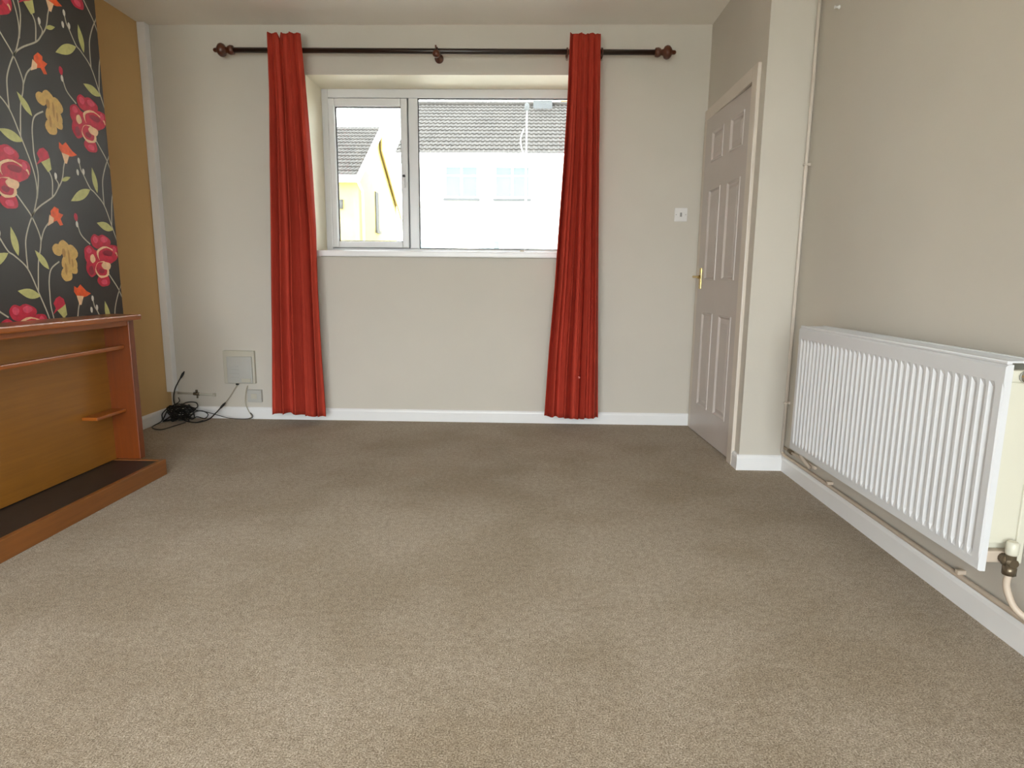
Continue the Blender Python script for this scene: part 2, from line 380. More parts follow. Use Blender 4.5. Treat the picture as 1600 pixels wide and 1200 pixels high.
for z0, z1 in rows_z:
    for y0, y1 in cols_y:
        bm = bmesh.new()
        def rect(x, g): return [bm.verts.new(p) for p in ((x, y0+g, z0+g), (x, y1-g, z0+g), (x, y1-g, z1-g), (x, y0+g, z1-g))]
        # moulded edge proud of the stiles, then a groove, then the raised field
        R_ = [rect(xf+0.009, -0.002), rect(xf-0.004, 0.001), rect(xf-0.005, 0.007), rect(xf+0.006, 0.017), rect(xf+0.006, 0.024), rect(xf-0.001, 0.044)]
        for A_, B_ in zip(R_, R_[1:]):
            for k in range(4): bm.faces.new((A_[k], A_[(k+1) % 4], B_[(k+1) % 4], B_[k]))
        bm.faces.new(R_[-1]); bm.faces.new(R_[0][::-1])
        obj('panel', bm, M_door, d1)
bm = bmesh.new(); hy = LY-0.055
box(bm, xf-0.005, xf, hy-0.02, hy+0.02, 0.930, 1.060, 0.002)
hdl = obj('handle', bm, M_brass, d1)
bm = bmesh.new(); lathe(bm, [(0, 0.010), (0.02, 0.008), (0.045, 0.008)], (xf-0.004, hy, 1.005), (-1, 0, 0), 12)
tube(bm, smooth_path([(xf-0.047, hy+0.004, 1.005), (xf-0.050, hy-0.02, 1.006), (xf-0.048, hy-0.07, 1.004), (xf-0.044, hy-0.105, 1.000)]), 0.0075, 10)
obj('lever', bm, M_brass, hdl)
for z in (0.22, 1.75):
    bm = bmesh.new(); tube(bm, [(xf-0.004, HY-0.002, z), (xf-0.004, HY-0.002, z+0.08)], 0.005, 8); obj('hinge', bm, M_cream, d1)
d1.rotation_euler = (0, 0, math.radians(2.3))

# ------------------------------------------------------------------ wallpaper: printed motifs on a half-drop repeat
paper = obj('wallpaper', B((XB, XB+0.0012, YB1, YB0-0.001, 0.0, H-0.001)), M_paper, breast)
PX = XB+0.0013
LAT = ((0.0, 0.622), (-0.515, 0.311))
STEMS = [[(-1.802, 1.129), (-1.765, 1.072), (-1.735, 1.054), (-1.676, 1.004), (-1.633, 0.909), (-1.587, 0.79), (-1.578, 0.703), (-1.601, 0.63), (-1.622, 0.594)],
 [(-1.408, 1.448), (-1.425, 1.394), (-1.457, 1.35), (-1.492, 1.312), (-1.576, 1.261), (-1.622, 1.216), (-1.665, 1.132), (-1.674, 1.068), (-1.675, 1.004)],
 [(-1.712, 1.324), (-1.666, 1.271), (-1.622, 1.216), (-1.59, 1.142), (-1.593, 1.095), (-1.615, 1.029), (-1.633, 0.909)],
 [(-1.524, 1.207), (-1.563, 1.168), (-1.590, 1.113)],
 [(-1.495, 1.038), (-1.546, 1.006), (-1.566, 0.957), (-1.571, 0.896), (-1.572, 0.845), (-1.562, 0.768), (-1.582, 0.672)],
 [(-1.504, 1.424), (-1.485, 1.385), (-1.494, 1.312)], [(-1.467, 1.394), (-1.45, 1.372), (-1.457, 1.35)],
 [(-1.361, 1.228), (-1.342, 1.165), (-1.286, 1.123)],
 [(-1.391, 0.868), (-1.408, 0.826)], [(-1.307, 1.494), (-1.299, 1.457), (-1.287, 1.44)]]
LEAVES = [(-1.249, 1.375, -1.385, 1.307, 0.042), (-1.201, 1.365, -1.223, 1.479, 0.034), (-1.109, 1.202, -1.226, 1.226, 0.040), (-1.559, 1.003, -1.627, 1.081, 0.032), (-1.43, 1.388, -1.372, 1.412, 0.018)]
RED = [(-1.244, 1.138, .036, .033, 0), (-1.193, 1.138, .051, .033, 0), (-1.296, 1.086, .039, .03, 0), (-1.292, 1.016, .038, .044, 0), (-1.215, .956, .045, .031, 0), (-1.125, 1.096, .04, .034, 0), (-1.271, 1.06, .062, .041, 0), (-1.176, 1.077, .076, .04, 1), (-1.174, 1.072, .069, .037, 0), (-1.281, 1.057, .018, .02, 1), (-1.22, 1.007, .049, .041, 1), (-1.223, 1.010, .040, .034, 0), (-1.189, 1.025, .034, .019, 1), (-1.250, 1.146, .018, .016, 2), (-1.190, 1.150, .026, .014, 2), (-1.302, 1.094, .018, .014, 2), (-1.298, 1.002, .016, .022, 3), (-1.215, .948, .022, .013, 2), (-1.170, 1.086, .036, .014, 3), (-1.228, 1.000, .020, .012, 3), (-1.120, 1.104, .014, .016, 2)]
YEL = [(-1.498, 1.088, .031, .026, 0), (-1.46, 1.102, .032, .029, 0), (-1.419, 1.078, .042, .035, 0), (-1.435, 1.033, .049, .041, 0), (-1.458, .983, .034, .032, 0), (-1.41, 1.003, .023, .019, 0), (-1.464, 1.076, .011, .019, 1), (-1.435, 1.058, .006, .032, 1), (-1.461, 1.007, .007, .025, 1), (-1.417, 1.033, .005, .02, 1)]
OR1 = [(-1.517, 1.225), (-1.515, 1.25), (-1.49, 1.272), (-1.466, 1.264), (-1.468, 1.248), (-1.442, 1.242), (-1.461, 1.222), (-1.449, 1.198), (-1.468, 1.193), (-1.484, 1.213), (-1.508, 1.205)]
OR1C = [(-1.540, 1.186), (-1.524, 1.235), (-1.500, 1.222), (-1.506, 1.203)]
OR2 = [(-1.405, .880), (-1.425, .905), (-1.421, .931), (-1.402, .921), (-1.38, .938), (-1.364, .924), (-1.344, .907), (-1.315, .895), (-1.346, .883), (-1.375, .878)]
OR2C = [(-1.399, .845), (-1.412, .888), (-1.366, .884), (-1.386, .845)]
BUD = [(-1.567, .809), (-1.546, .836), (-1.557, .858), (-1.54, .879), (-1.517, .888), (-1.494, .875), (-1.487, .849), (-1.509, .831), (-1.535, .829)]
BUDG = [(-1.539, .826), (-1.508, .840), (-1.487, .852), (-1.483, .805), (-1.505, .790)]
WB = [(-1.307, 1.494), (-1.322, 1.441), (-1.283, 1.45), (-1.462, 1.404), (-1.361, 1.208)]
def poly(bm, pts, lay, mi=0):
    f = bm.faces.new([bm.verts.new((PX+0.00025*lay, p[0], p[1])) for p in pts]); f.material_index = mi
    return f
def ell(y, z, a, b, n=18, wob=0.06, ph=0): return [(y+a*math.cos(2*PI*k/n)*(1+wob*math.sin(3*2*PI*k/n+ph)), z+b*math.sin(2*PI*k/n)*(1+wob*math.sin(4*2*PI*k/n+ph))) for k in range(n)]
def ribbon(bm, pts, w, lay):
    P = smooth_path([(0, p[0], p[1]) for p in pts], 5); L = []; Rr = []
    for i, p in enumerate(P):
        t = (P[min(i+1, len(P)-1)]-P[max(i-1, 0)]).normalized(); n = Vector((0, -t.z, t.y))
        L.append(bm.verts.new((PX+0.00025*lay, p.y+n.y*w, p.z+n.z*w))); Rr.append(bm.verts.new((PX+0.00025*lay, p.y-n.y*w, p.z-n.z*w)))
    for i in range(len(P)-1): bm.faces.new((L[i], L[i+1], Rr[i+1], Rr[i]))
def leafpts(y0, z0, y1, z1, w):
    a = Vector((y0, z0)); b = Vector((y1, z1)); d = b-a; n = Vector((-d.y, d.x)).normalized(); o = []
    N = 8
    for k in range(N+1):
        t = k/N; o.append(a+d*t+n*(w/2*math.sin(PI*t**0.9)))
    for k in range(N-1, 0, -1):
        t = k/N; o.append(a+d*t-n*(w/2*math.sin(PI*t**0.9)))
    return [(q.x, q.y) for q in o]
MOT = []
for s in STEMS: MOT.append(('stem', s, lambda bm, s=s: ribbon(bm, s, 0.0032, 0), [M_stem]))
for l in LEAVES:
    def mk(bm, l=l):
        poly(bm, leafpts(*l), 1); 
    MOT.append(('leaf', [(l[0], l[1]), (l[2], l[3])], mk, [M_leaf]))
def mk_red(bm):
    for k, (y, z, a, b, mi) in enumerate(RED): poly(bm, ell(y, z, a, b, 20, 0.07, k), 2+k*0.5, mi)
def mk_yel(bm):
    for k, (y, z, a, b, mi) in enumerate(YEL): poly(bm, ell(y, z, a, b, 16, 0.06, k), 2+k*0.5, mi)
MOT.append(('flower', [(-1.34, 0.93), (-1.08, 1.17)], mk_red, [M_red, M_rim, M_pink, M_wine]))
MOT.append(('flower', [(-1.53, 0.95), (-1.37, 1.13)], mk_yel, [M_gold, M_ochre]))
MOT.append(('flower', OR1, lambda bm: (poly(bm, OR1, 2, 0), poly(bm, OR1C, 3, 1)), [M_orange, M_rim]))
MOT.append(('flower', OR2, lambda bm: (poly(bm, OR2, 2, 0), poly(bm, OR2C, 3, 1)), [M_orange, M_rim]))
MOT.append(('bud', BUD, lambda bm: (poly(bm, BUD, 2, 0), poly(bm, BUDG, 3, 1)), [M_red, M_leaf]))
for y, z in WB: MOT.append(('bud', [(y, z)], lambda bm, y=y, z=z: poly(bm, ell(y, z, 0.008, 0.014, 10), 1), [M_white]))
MOT.append(('bud', [(-1.364, 1.239)], lambda bm: poly(bm, ell(-1.364, 1.239, .012, .018, 10), 2), [M_red]))
for kind, ext, fn, mats in MOT:
    for j in range(-1, 4):
        for i in range(-4, 4):
            dy = LAT[1][0]*j; dz = LAT[0][1]*i+LAT[1][1]*j
            ys = [e[0]+dy for e in ext]; zz = [e[1]+dz for e in ext]
            if min(ys) > YB0-0.004 or max(ys) < YB1+0.005 or max(zz) < 0.80 or min(zz) > H-0.01 or (j < 0 and min(ys) > YB0-0.05): continue
            bm = bmesh.new(); fn(bm); bmesh.ops.translate(bm, verts=bm.verts[:], vec=(0, dy, dz))
            for co, no in (((0, YB0-0.002, 0), (0, 1, 0)), ((0, YB1+0.002, 0), (0, -1, 0)), ((0, 0, H-0.003), (0, 0, 1)), ((0, 0, 0.78), (0, 0, -1))):
                if bm.faces: bmesh.ops.bisect_plane(bm, geom=bm.verts[:]+bm.edges[:]+bm.faces[:], plane_co=co, plane_no=no, clear_outer=True)
            if not bm.faces: bm.free(); continue
            for f in bm.faces:
                f.normal_update()
                if f.normal.x < 0: f.normal_flip()
            obj(kind, bm, mats, paper, recalc=False)

# ------------------------------------------------------------------ teak fire surround and hearth
FE, FN = -1.228, -2.66          # far and near ends of the surround
fs = thing('fire_surround', 'orange teak fire surround with mantel shelf, rail and blanked tan panel', 'fire surround', (XB+0.07, (FE+FN)/2, 0))
bx = XB+0.0016
bm = bmesh.new(); box(bm, bx, bx+0.012, FN+0.04, FE-0.04, 0.078, 0.765); obj('back_panel', bm, M_veneer, fs)
for y0, y1 in ((FE-0.040, FE), (FN, FN+0.040)):
    bm = bmesh.new(); box(bm, bx, 0.562, y0, y1, 0.078, 0.768, 0.003); obj('end_panel', bm, M_teakv, fs)
bm = bmesh.new(); box(bm, bx, 0.592, FN-0.022, FE+0.022, 0.768, 0.794, 0.006); obj('mantel_shelf', bm, M_teak, fs)
bm = bmesh.new(); box(bm, 0.535, 0.556, FN+0.04, FE-0.04, 0.742, 0.768, 0.004); obj('fascia', bm, M_teak, fs)
bm = bmesh.new(); box(bm, 0.505, 0.532, FN+0.04, FE-0.04, 0.629, 0.647, 0.004); obj('rail', bm, M_teak, fs)
bm = bmesh.new(); box(bm, bx+0.012, 0.512, -1.478, FE-0.04, 0.318, 0.334, 0.004); obj('corner_shelf', bm, M_teak, fs)
bm = bmesh.new(); box(bm, bx+0.012, 0.512, FN+0.04, -2.41, 0.318, 0.334, 0.004); obj('corner_shelf', bm, M_teak, fs)
he = thing('hearth', 'low hearth with black tiled top and brown wooden edging', 'hearth', (XB+0.13, (FE+FN)/2, 0))
HX = 0.686; HE = -1.262+0.0; HN = FN-0.03
bm = bmesh.new(); box(bm, bx, HX-0.022, HN+0.022, HE-0.022, 0, 0.074); obj('slab', bm, M_slab, he)
bm = bmesh.new(); box(bm, HX-0.022, HX, HN, HE, 0, 0.079, 0.003); obj('front_edging', bm, M_hearthwood, he)
for y0, y1 in ((HE-0.022, HE), (HN, HN+0.022)):
    bm = bmesh.new(); box(bm, bx, HX-0.022, y0, y1, 0, 0.077, 0.002); obj('end_edging', bm, M_hearthwood, he)

# ------------------------------------------------------------------ curtains and pole
PY = -0.10; PZ0, PZ1 = 2.3685, 2.355
def pz(x): return PZ0+(PZ1-PZ0)*(x-0.5)/2.86
pole = thing('curtain_pole', 'dark wooden curtain pole with turned finials above the window', 'curtain pole', (1.93, -0.05, 2.36))
bm = bmesh.new(); tube(bm, [(0.60, PY, pz(0.60)), (1.9, PY, pz(1.9)), (3.265, PY, pz(3.265))], 0.016, 16); obj('rod', bm, M_pole, pole)
fin = [(0, 0.016), (0.004, 0.026), (0.020, 0.029), (0.034, 0.024), (0.040, 0.017), (0.052, 0.019), (0.060, 0.034), (0.074, 0.041), (0.088, 0.038), (0.100, 0.026), (0.106, 0.014), (0.116, 0.013), (0.124, 0.012), (0.130, 0.006)]
for x, s in ((0.632, -1), (3.235, 1)):
    bm = bmesh.new(); lathe(bm, fin, (x, PY, pz(x)), (s, 0, 0), 20); obj('finial', bm, M_finial, pole)
for x in (0.98, 1.899, 2.86):
    bm = bmesh.new(); z = pz(x)
    lathe(bm, [(0, 0.028), (0.012, 0.028), (0.018, 0.014), (0.075, 0.012)], (x, -0.001, z-0.014), (0, -1, 0), 16)
    torus(bm, (x, PY, z-0.002), 0.0215, 0.006, (1, 0, 0), 20, 8)
    if x == 1.899: lathe(bm, [(0.0, 0.012), (0.008, 0.022), (0.020, 0.024), (0.032, 0.018), (0.038, 0.006)], (x, PY-0.014, z-0.024), (0, -1, 0), 16)
    box(bm, x-0.012, x-0.002, PY-0.01, PY+0.01, z+0.016, z+0.034, 0.003)
    obj('bracket', bm, M_finial, pole)
def ring(x, label):
    bm = bmesh.new(); z = pz(x)-0.008; torus(bm, (x, PY, z), 0.0285, 0.0045, (1, 0.12, 0), 24, 8)
    r = thing('curtain_ring', label, 'curtain ring', (x, PY, z)); obj('hoop', bm, M_finial, r)
    bm = bmesh.new(); torus(bm, (x, PY+0.002, z-0.036), 0.005, 0.0014, (0, 1, 0), 12, 6); obj('eye', bm, M_metal, r)
ring(2.700, 'brown wooden curtain ring on the window side of the curtain nearer the door')
ring(2.912, 'brown wooden curtain ring between the curtain and the door-side finial')
def interp(tab, z):
    if z >= tab[0][0]: return tab[0][1:]
    for (za, *a), (zb, *b) in zip(tab, tab[1:]):
        if z >= zb:
            t = (za-z)/(za-zb); return [p+(q-p)*t for p, q in zip(a, b)]
    return tab[-1][1:]
def curtain(name, label, tab, folds, ph, notch, hem, amp, cat='curtain'):
    root = thing(name, label, cat, ((tab[-1][1]+tab[-1][2])/2, -0.1, 0))
    bm = bmesh.new(); NS, NZ = 120, 60; rows = []
    ztop = tab[0][0]
    for i in range(NZ+1):
        row = []
        for k in range(NS+1):
            s = k/NS; zb = hem+0.010*math.sin(2*PI*folds*s+ph)*0.7+0.008*math.sin(5*s+ph)
            zt = ztop-0.006*math.sin(9*s)**2 - notch*max(0, 1-abs(s-0.36)/0.06)
            z = zt+(zb-zt)*i/NZ
            l, r = interp(tab, z)
            drop = (ztop-z)/ztop
            a = amp*(0.45+1.0*min(1, drop*3))
            w = 2*PI*folds*(s+0.02*math.sin(6*s+ph)) + ph + 0.5*math.sin(2.2*z+3*s)
            y = PY-0.046-0.020*(1-drop) - a*(0.70*math.sin(w)+0.22*math.sin(1.7*w+1.3+1.1*z)+0.08*math.sin(3.1*w+z))
            y = min(y, -0.058 if z < 2.30 else -0.128)
            x = l+(r-l)*s + 0.004*math.sin(2*w)*min(1, 8*s*(1-s))
            row.append(bm.verts.new((x, y, z)))
        rows.append(row)
    for A_, B_ in zip(rows, rows[1:]):
        for k in range(NS):
            f = bm.faces.new((A_[k], B_[k], B_[k+1], A_[k+1])); f.smooth = True
    o = obj('cloth', bm, M_cloth, root, recalc=False)
    md = o.modifiers.new('thickness', 'SOLIDIFY'); md.thickness = 0.003; md.offset = 0
    # stitched heading tape behind the top edge
    bm = bmesh.new(); l, r = interp(tab, ztop-0.04)
    box(bm, l+0.02, r-0.02, -0.124, -0.1205, ztop-0.095, ztop-0.02, 0.001); obj('heading_tape', bm, M_cloth, root)
    return root
LT = [(2.446, .871, 1.072), (2.10, .865, 1.088), (1.716, .850, 1.099), (1.278, .833, 1.113), (.908, .817, 1.111), (.484, .799, 1.115), (.054, .780, 1.124)]
RT = [(2.442, .0+2.713, 2.897), (2.103, 2.706, 2.904), (1.723, 2.691, 2.912), (1.292, 2.668, 2.922), (.926, 2.651, 2.934), (.507, 2.622, 2.947), (.073, 2.600, 2.959)]
curtain('curtain', 'gathered rust-red curtain on the alcove side of the window', LT, 4.6, 0.4, 0.05, 0.062, 0.036)
rc = curtain('curtain', 'gathered rust-red curtain on the door side of the window with a pale fleck', RT, 5.4, 1.7, 0.0, 0.072, 0.030)
bm = bmesh.new(); q = on_y(-0.19, 905, 590); lathe(bm, [(0, 0.006), (0.05, 0.006)], (q.x, q.y, q.z), (0, 1, 0), 10)
obj('fleck', bm, plain('pale_fleck', srgb(206, 110, 100), 0.7), rc)

# ------------------------------------------------------------------ radiator on the right wall
RFX = 3.682; RY0, RY1 = -2.655, -1.440; RZB, RZT = 0.232, 0.782
rd = thing('radiator', 'white double-panel radiator with vertical flutes on the beige wall', 'radiator', (3.76, (RY0+RY1)/2, RZB))
bm = bmesh.new()
# fluted front sheet: profile across y, closed frame margins
N = 36; marg = 0.022; pitch = (RY1-RY0-2*marg)/N; ys = [(RY0, 0.0), (RY0+0.006, 0.0)]
prof = []
for i in range(N):
    y = RY0+marg+i*pitch
    for t, d in ((0.0, 0.0), (0.14, 0.0), (0.34, 0.007), (0.50, 0.0085), (0.66, 0.007), (0.86, 0.0)): prof.append((y+t*pitch, d))
prof = [(RY0, 0.004), (RY0+0.004, 0.0), (RY0+marg-0.004, 0.0)]+prof+[(RY1-marg, 0.0), (RY1-0.004, 0.0), (RY1, 0.004)]
levels = [(RZB, 0, 0.006), (RZB+0.004, 0, 0), (RZB+0.030, 0, 0), (RZB+0.048, 1, 0), (RZT-0.062, 1, 0), (RZT-0.046, 0, 0), (RZT-0.006, 0, 0), (RZT, 0, 0.006)]
rows = [[bm.verts.new((RFX+d*k+e, y, z)) for y, d in prof] for z, k, e in levels]
for A_, B_ in zip(rows, rows[1:]):
    for i in range(len(prof)-1):
        f = bm.faces.new((A_[i], A_[i+1], B_[i+1], B_[i]))
back = [[bm.verts.new((RFX+0.020, y, z)) for y in (RY0, RY1)] for z in (RZB, RZT)]
bm.faces.new((back[0][0], back[0][1], back[1][1], back[1][0]))
bm.faces.new([r[0] for r in rows]+[back[1][0], back[0][0]])
bm.faces.new([r[-1] for r in rows]+[back[1][1], back[0][1]])
bm.faces.new(rows[0]+[back[0][1], back[0][0]]); bm.faces.new(rows[-1]+[back[1][1], back[1][0]])
obj('front_panel', bm, M_rad, rd)
bm = bmesh.new(); box(bm, 3.775, 3.797, RY0+0.004, RY1-0.004, RZB+0.02, RZT, 0.004); obj('rear_panel', bm, M_radcream, rd)
bm = bmesh.new()
box(bm, RFX+0.021, 3.774, RY0+0.030, RY0+0.034, RZB+0.045, RZT-0.07)
y = RY0+0.05
while y < RY1-0.03:
    box(bm, RFX+0.021, 3.774, y, y+0.001, RZB+0.045, RZT-0.07); y += 0.03
obj('convector_fins', bm, M_radcream, rd)
for y0, y1 in ((RY0+0.002, RY0+0.030), (RY1-0.030, RY1-0.002)):
    bm = bmesh.new(); box(bm, RFX+0.0205, 3.7745, y0+0.004, y1, RZB+0.075, RZT-0.045, 0.004); obj('side_cover', bm, M_radcream, rd)
bm = bmesh.new()
box(bm, RFX+0.004, RFX+0.018, RY0+0.002, RY1-0.002, RZT, RZT+0.010, 0.003); box(bm, 3.780, 3.797, RY0+0.002, RY1-0.002, RZT, RZT+0.010, 0.003)
for i in range(60):
    y = RY0+0.02+i*(RY1-RY0-0.04)/59; box(bm, RFX+0.016, 3.782, y-0.006, y+0.006, RZT+0.003, RZT+0.008)
obj('top_grille', bm, M_rad, rd)
for z, nm in ((RZT-0.03, 'bleed_plug'),):
    bm = bmesh.new(); lathe(bm, [(0, 0.016), (0.010, 0.016), (0.012, 0.010), (0.022, 0.009), (0.023, 0.004)], (3.735, RY0+0.002, z), (0, -1, 0), 14); obj(nm, bm, M_chrome, rd)
    bm = bmesh.new(); box(bm, RFX+0.02, 3.776, RY0+0.004, RY0+0.03, z-0.016, z+0.016, 0.005); obj('header', bm, M_radcream, rd)
bm = bmesh.new(); box(bm, RFX+0.02, 3.776, RY0+0.004, RY0+0.03, RZB+0.022, RZB+0.055, 0.006); obj('header', bm, M_pipe, rd)
bm = bmesh.new(); box(bm, RFX+0.02, 3.776, RY1-0.03, RY1-0.004, RZB+0.022, RZB+0.055, 0.006); obj('header', bm, M_pipe, rd)
for y in (RY0+0.2, RY1-0.2):
    bm = bmesh.new(); box(bm, 3.797, XR-0.002, y-0.015, y+0.015, RZB+0.06, RZT-0.05, 0.002); obj('wall_bracket', bm, M_rad, rd)
vy = RY0-0.024; vz = RZB+0.038
bm = bmesh.new(); lathe(bm, [(0, 0.013), (0.02, 0.013), (0.021, 0.017), (0.034, 0.017), (0.035, 0.012), (0.05, 0.012)], (3.745, RY0+0.012, vz), (0, -1, 0), 12)
tube(bm, [(3.745, vy, vz+0.022), (3.745, vy, vz-0.012), (3.745, vy, vz-0.013), (3.745, vy, vz-0.034)], [0.012, 0.012, 0.016, 0.016], 8)
vl = obj('valve', bm, M_metal, rd)
bm = bmesh.new(); tube(bm, [(3.745, vy, vz+0.020), (3.745, vy, vz+0.024), (3.745, vy, vz+0.052), (3.745, vy, vz+0.056)], [0.012, 0.0145, 0.0145, 0.010], 14); obj('valve_cap', bm, M_radcream, vl)
bm = bmesh.new(); tube(bm, smooth_path([(3.745, vy, vz-0.03), (3.745, vy, vz-0.07), (3.760, vy-0.02, vz-0.12), (3.800, vy-0.055, 0.118), (3.812, vy-0.08, 0.105), (3.812, vy-0.25, 0.104)]), 0.0085, 10); obj('feed_pipe', bm, M_pipe, rd)
vy2 = RY1+0.024
bm = bmesh.new(); lathe(bm, [(0, 0.013), (0.03, 0.013), (0.045, 0.011)], (3.745, RY1-0.012, vz), (0, 1, 0), 12); tube(bm, [(3.745, vy2, vz+0.02), (3.745, vy2, vz-0.03)], 0.013, 10); vl2 = obj('valve', bm, M_metal, rd)
bm = bmesh.new(); tube(bm, smooth_path([(3.745, vy2, vz-0.02), (3.750, vy2, vz-0.08), (3.790, vy2+0.01, vz-0.13), (3.812, vy2+0.04, 0.125)]), 0.0085, 10); obj('feed_pipe', bm, M_pipe, rd)

# heating pipes
px, py = XR-0.020, YP-0.024
vp = thing('riser_pipe', 'slim cream painted pipe running up the corner beside the radiator', 'pipe', (px, py, 0.1))
bm = bmesh.new(); tube(bm, [(px, py, 0.100), (px, py, 1.3), (px, py, H-0.001)], 0.0078, 12); obj('tube', bm, M_cream, vp)
for z in (1.540, 0.366):
    bm = bmesh.new(); torus(bm, (px, py, z), 0.0105, 0.004, (0, 0, 1), 16, 8); box(bm, px+0.008, XR, py-0.006, py+0.006, z-0.007, z+0.007, 0.001); obj('clip', bm, M_cream, vp)
hp = thing('skirting_pipe', 'cream painted heating pipe lying along the skirting under the radiator', 'pipe', (XR-0.012, -3.0, 0.09))
bm = bmesh.new(); tube(bm, smooth_path([(px, py-0.001, 0.105), (XR-0.014, py-0.03, 0.0935), (XR-0.014, -1.3, 0.0935), (XR-0.014, -3.5, 0.0935), (XR-0.014, YR+0.02, 0.0935)], 6), 0.0082, 10); obj('tube', bm, M_pipe, hp)
for y in (-1.55, -2.40, -3.3):
    bm = bmesh.new(); box(bm, XR-0.026, XR, y-0.008, y+0.008, 0.100, 0.114, 0.003); obj('clip', bm, M_pipe, hp)
lp = thing('upper_skirting_pipe', 'second cream heating pipe running just above the skirting pipe', 'pipe', (XR-0.010, -1.25, 0.125))
bm = bmesh.new(); tube(bm, [(XR-0.010, YP-0.002, 0.128), (XR-0.010, -1.40, 0.128)], 0.0075, 10); obj('tube', bm, M_pipe, lp)
bm = bmesh.new(); tube(bm, [(XR-0.010, -1.10, 0.128), (XR-0.010, -1.14, 0.128)], 0.011, 10); obj('coupling', bm, M_metal, lp)
hk = thing('wall_hook', 'tiny white hook high on the beige wall above the radiator', 'hook', (XR, -1.20, 2.18))
bm = bmesh.new(); lathe(bm, [(0, 0.008), (0.004, 0.008), (0.006, 0.004), (0.018, 0.004), (0.019, 0.006), (0.022, 0.006)], (XR, -1.205, 2.176), (-1, 0, 0), 12); obj('peg', bm, M_gloss, hk)

# ------------------------------------------------------------------ fittings on the window wall
ls = thing('light_switch', 'white square light switch on the wall beside the door', 'light switch', (3.468, 0, 1.403))
bm = bmesh.new(); box(bm, 3.427, 3.509, -0.009, 0, 1.360, 1.446, 0.003); obj('plate', bm, M_switch, ls)
bm = bmesh.new(); prism(bm, [(-0.009, 1.390), (-0.0125, 1.390), (-0.010, 1.416), (-0.009, 1.416)], 'x', 3.462, 3.474); obj('rocker', bm, M_greyrocker, ls)
for x in (3.437, 3.499):
    bm = bmesh.new(); lathe(bm, [(0, 0.003), (0.001, 0.003)], (x, -0.009, 1.403), (0, -1, 0), 8); obj('screw', bm, M_greyrocker, ls)
jb = thing('junction_box', 'grey plastic wall box with a raised cover near the tangled cables', 'wall box', (0.503, 0, 0.25))
bm = bmesh.new(); box(bm, 0.396, 0.611, -0.030, 0, 0.250, 0.478, 0.005); obj('body', bm, M_offwhite, jb)
bm = bmesh.new(); box(bm, 0.425, 0.598, -0.044, -0.030, 0.256, 0.440, 0.005); cv = obj('cover', bm, M_greyplast, jb)
for z in (0.292, 0.318, 0.344, 0.370):
    bm = bmesh.new(); box(bm, 0.445, 0.505, -0.047, -0.044, z, z+0.006, 0.001); obj('louvre', bm, M_greyplast, cv)
bm = bmesh.new(); box(bm, 0.525, 0.590, -0.050, -0.044, 0.262, 0.288, 0.002); obj('latch', bm, M_offwhite, cv)
bm = bmesh.new(); box(bm, 0.475, 0.490, -0.032, -0.012, 0.240, 0.252, 0.002); obj('cable_grip', bm, M_black, jb)
so = thing('telephone_socket', 'small pale wall socket just above the skirting below the grey wall box', 'socket', (0.60, 0, 0.12))
bm = bmesh.new(); box(bm, 0.548, 0.646, -0.026, 0, 0.121, 0.207, 0.004); obj('plate', bm, M_greyplast, so)
bm = bmesh.new(); box(bm, 0.575, 0.615, -0.029, -0.026, 0.145, 0.180, 0.001); obj('faceplate', bm, M_offwhite, so)
gp = thing('gas_pipe', 'thin cream pipe with a small dark valve low in the alcove corner', 'pipe', (0.16, 0, 0.165))
bm = bmesh.new(); tube(bm, [(0.054, -0.012, 0.175), (0.18, -0.012, 0.172), (0.315, -0.012, 0.166)], 0.0075, 10); obj('tube', bm, M_offwhite, gp)
bm = bmesh.new(); tube(bm, [(0.165, -0.012, 0.172), (0.205, -0.012, 0.171)], 0.011, 8); tube(bm, [(0.187, -0.012, 0.180), (0.187, -0.012, 0.200)], 0.008, 8); tube(bm, [(0.192, -0.014, 0.165), (0.192, -0.016, 0.142)], 0.006, 8); obj('valve', bm, M_metal, gp)
bm = bmesh.new(); box(bm, 0.300, 0.318, -0.022, 0, 0.156, 0.176, 0.002); obj('clip', bm, M_offwhite, gp)
cb = thing('cable_clip', 'tiny pale cable clip on the wall beside the alcove-side curtain', 'clip', (0.745, 0, 0.224))
bm = bmesh.new(); box(bm, 0.739, 0.751, -0.010, 0, 0.212, 0.236, 0.003); obj('body', bm, M_whitecable, cb)

# tangled cables on the carpet in the corner (picture points dropped onto the heap's depth or the carpet)
def cpt(a, b, y):
    u, v_ = 220+a/8, 580+b/8
    p = on_y(y, u, v_)
    return p if p.z > 0.006 else on_z(0.006, u, v_)
def cable(name, label, pts, y0, y1, r, m, group=None, plug=None, jit=0.012):
    P = []
    for i, (a, b) in enumerate(pts):
        t = i/(len(pts)-1); p = cpt(a, b, y0+(y1-y0)*t+random.uniform(-jit, jit))
        if p.y > -0.026: p.y = -0.026
        if p.x < 0.024 and p.y < -0.06: p.x = 0.024
        P.append(p)
    root = thing(name, label, 'cable', (P[0].x, P[0].y, 0), group)
    bm = bmesh.new(); tube(bm, smooth_path(P, 7), r, 8); obj('lead', bm, m, root)
    if plug:
        a = P[plug[0]]; d = (P[plug[0]]-P[plug[1]]).normalized()
        bm = bmesh.new(); lathe(bm, [(-0.012, r*1.1), (0, r*1.7), (0.026, r*2.0), (0.030, r*1.4), (0.042, r*0.8)], a, d, 10); obj('plug', bm, m, root)
G = 'tangled black cables in the alcove corner'
cable('cable', 'black cable whose plug end sticks up from the tangled heap', [(505, 70), (470, 130), (425, 230), (410, 340), (430, 420), (500, 480), (600, 520), (560, 600), (470, 610)], -0.06, -0.13, 0.0042, M_black, None, (0, 1))
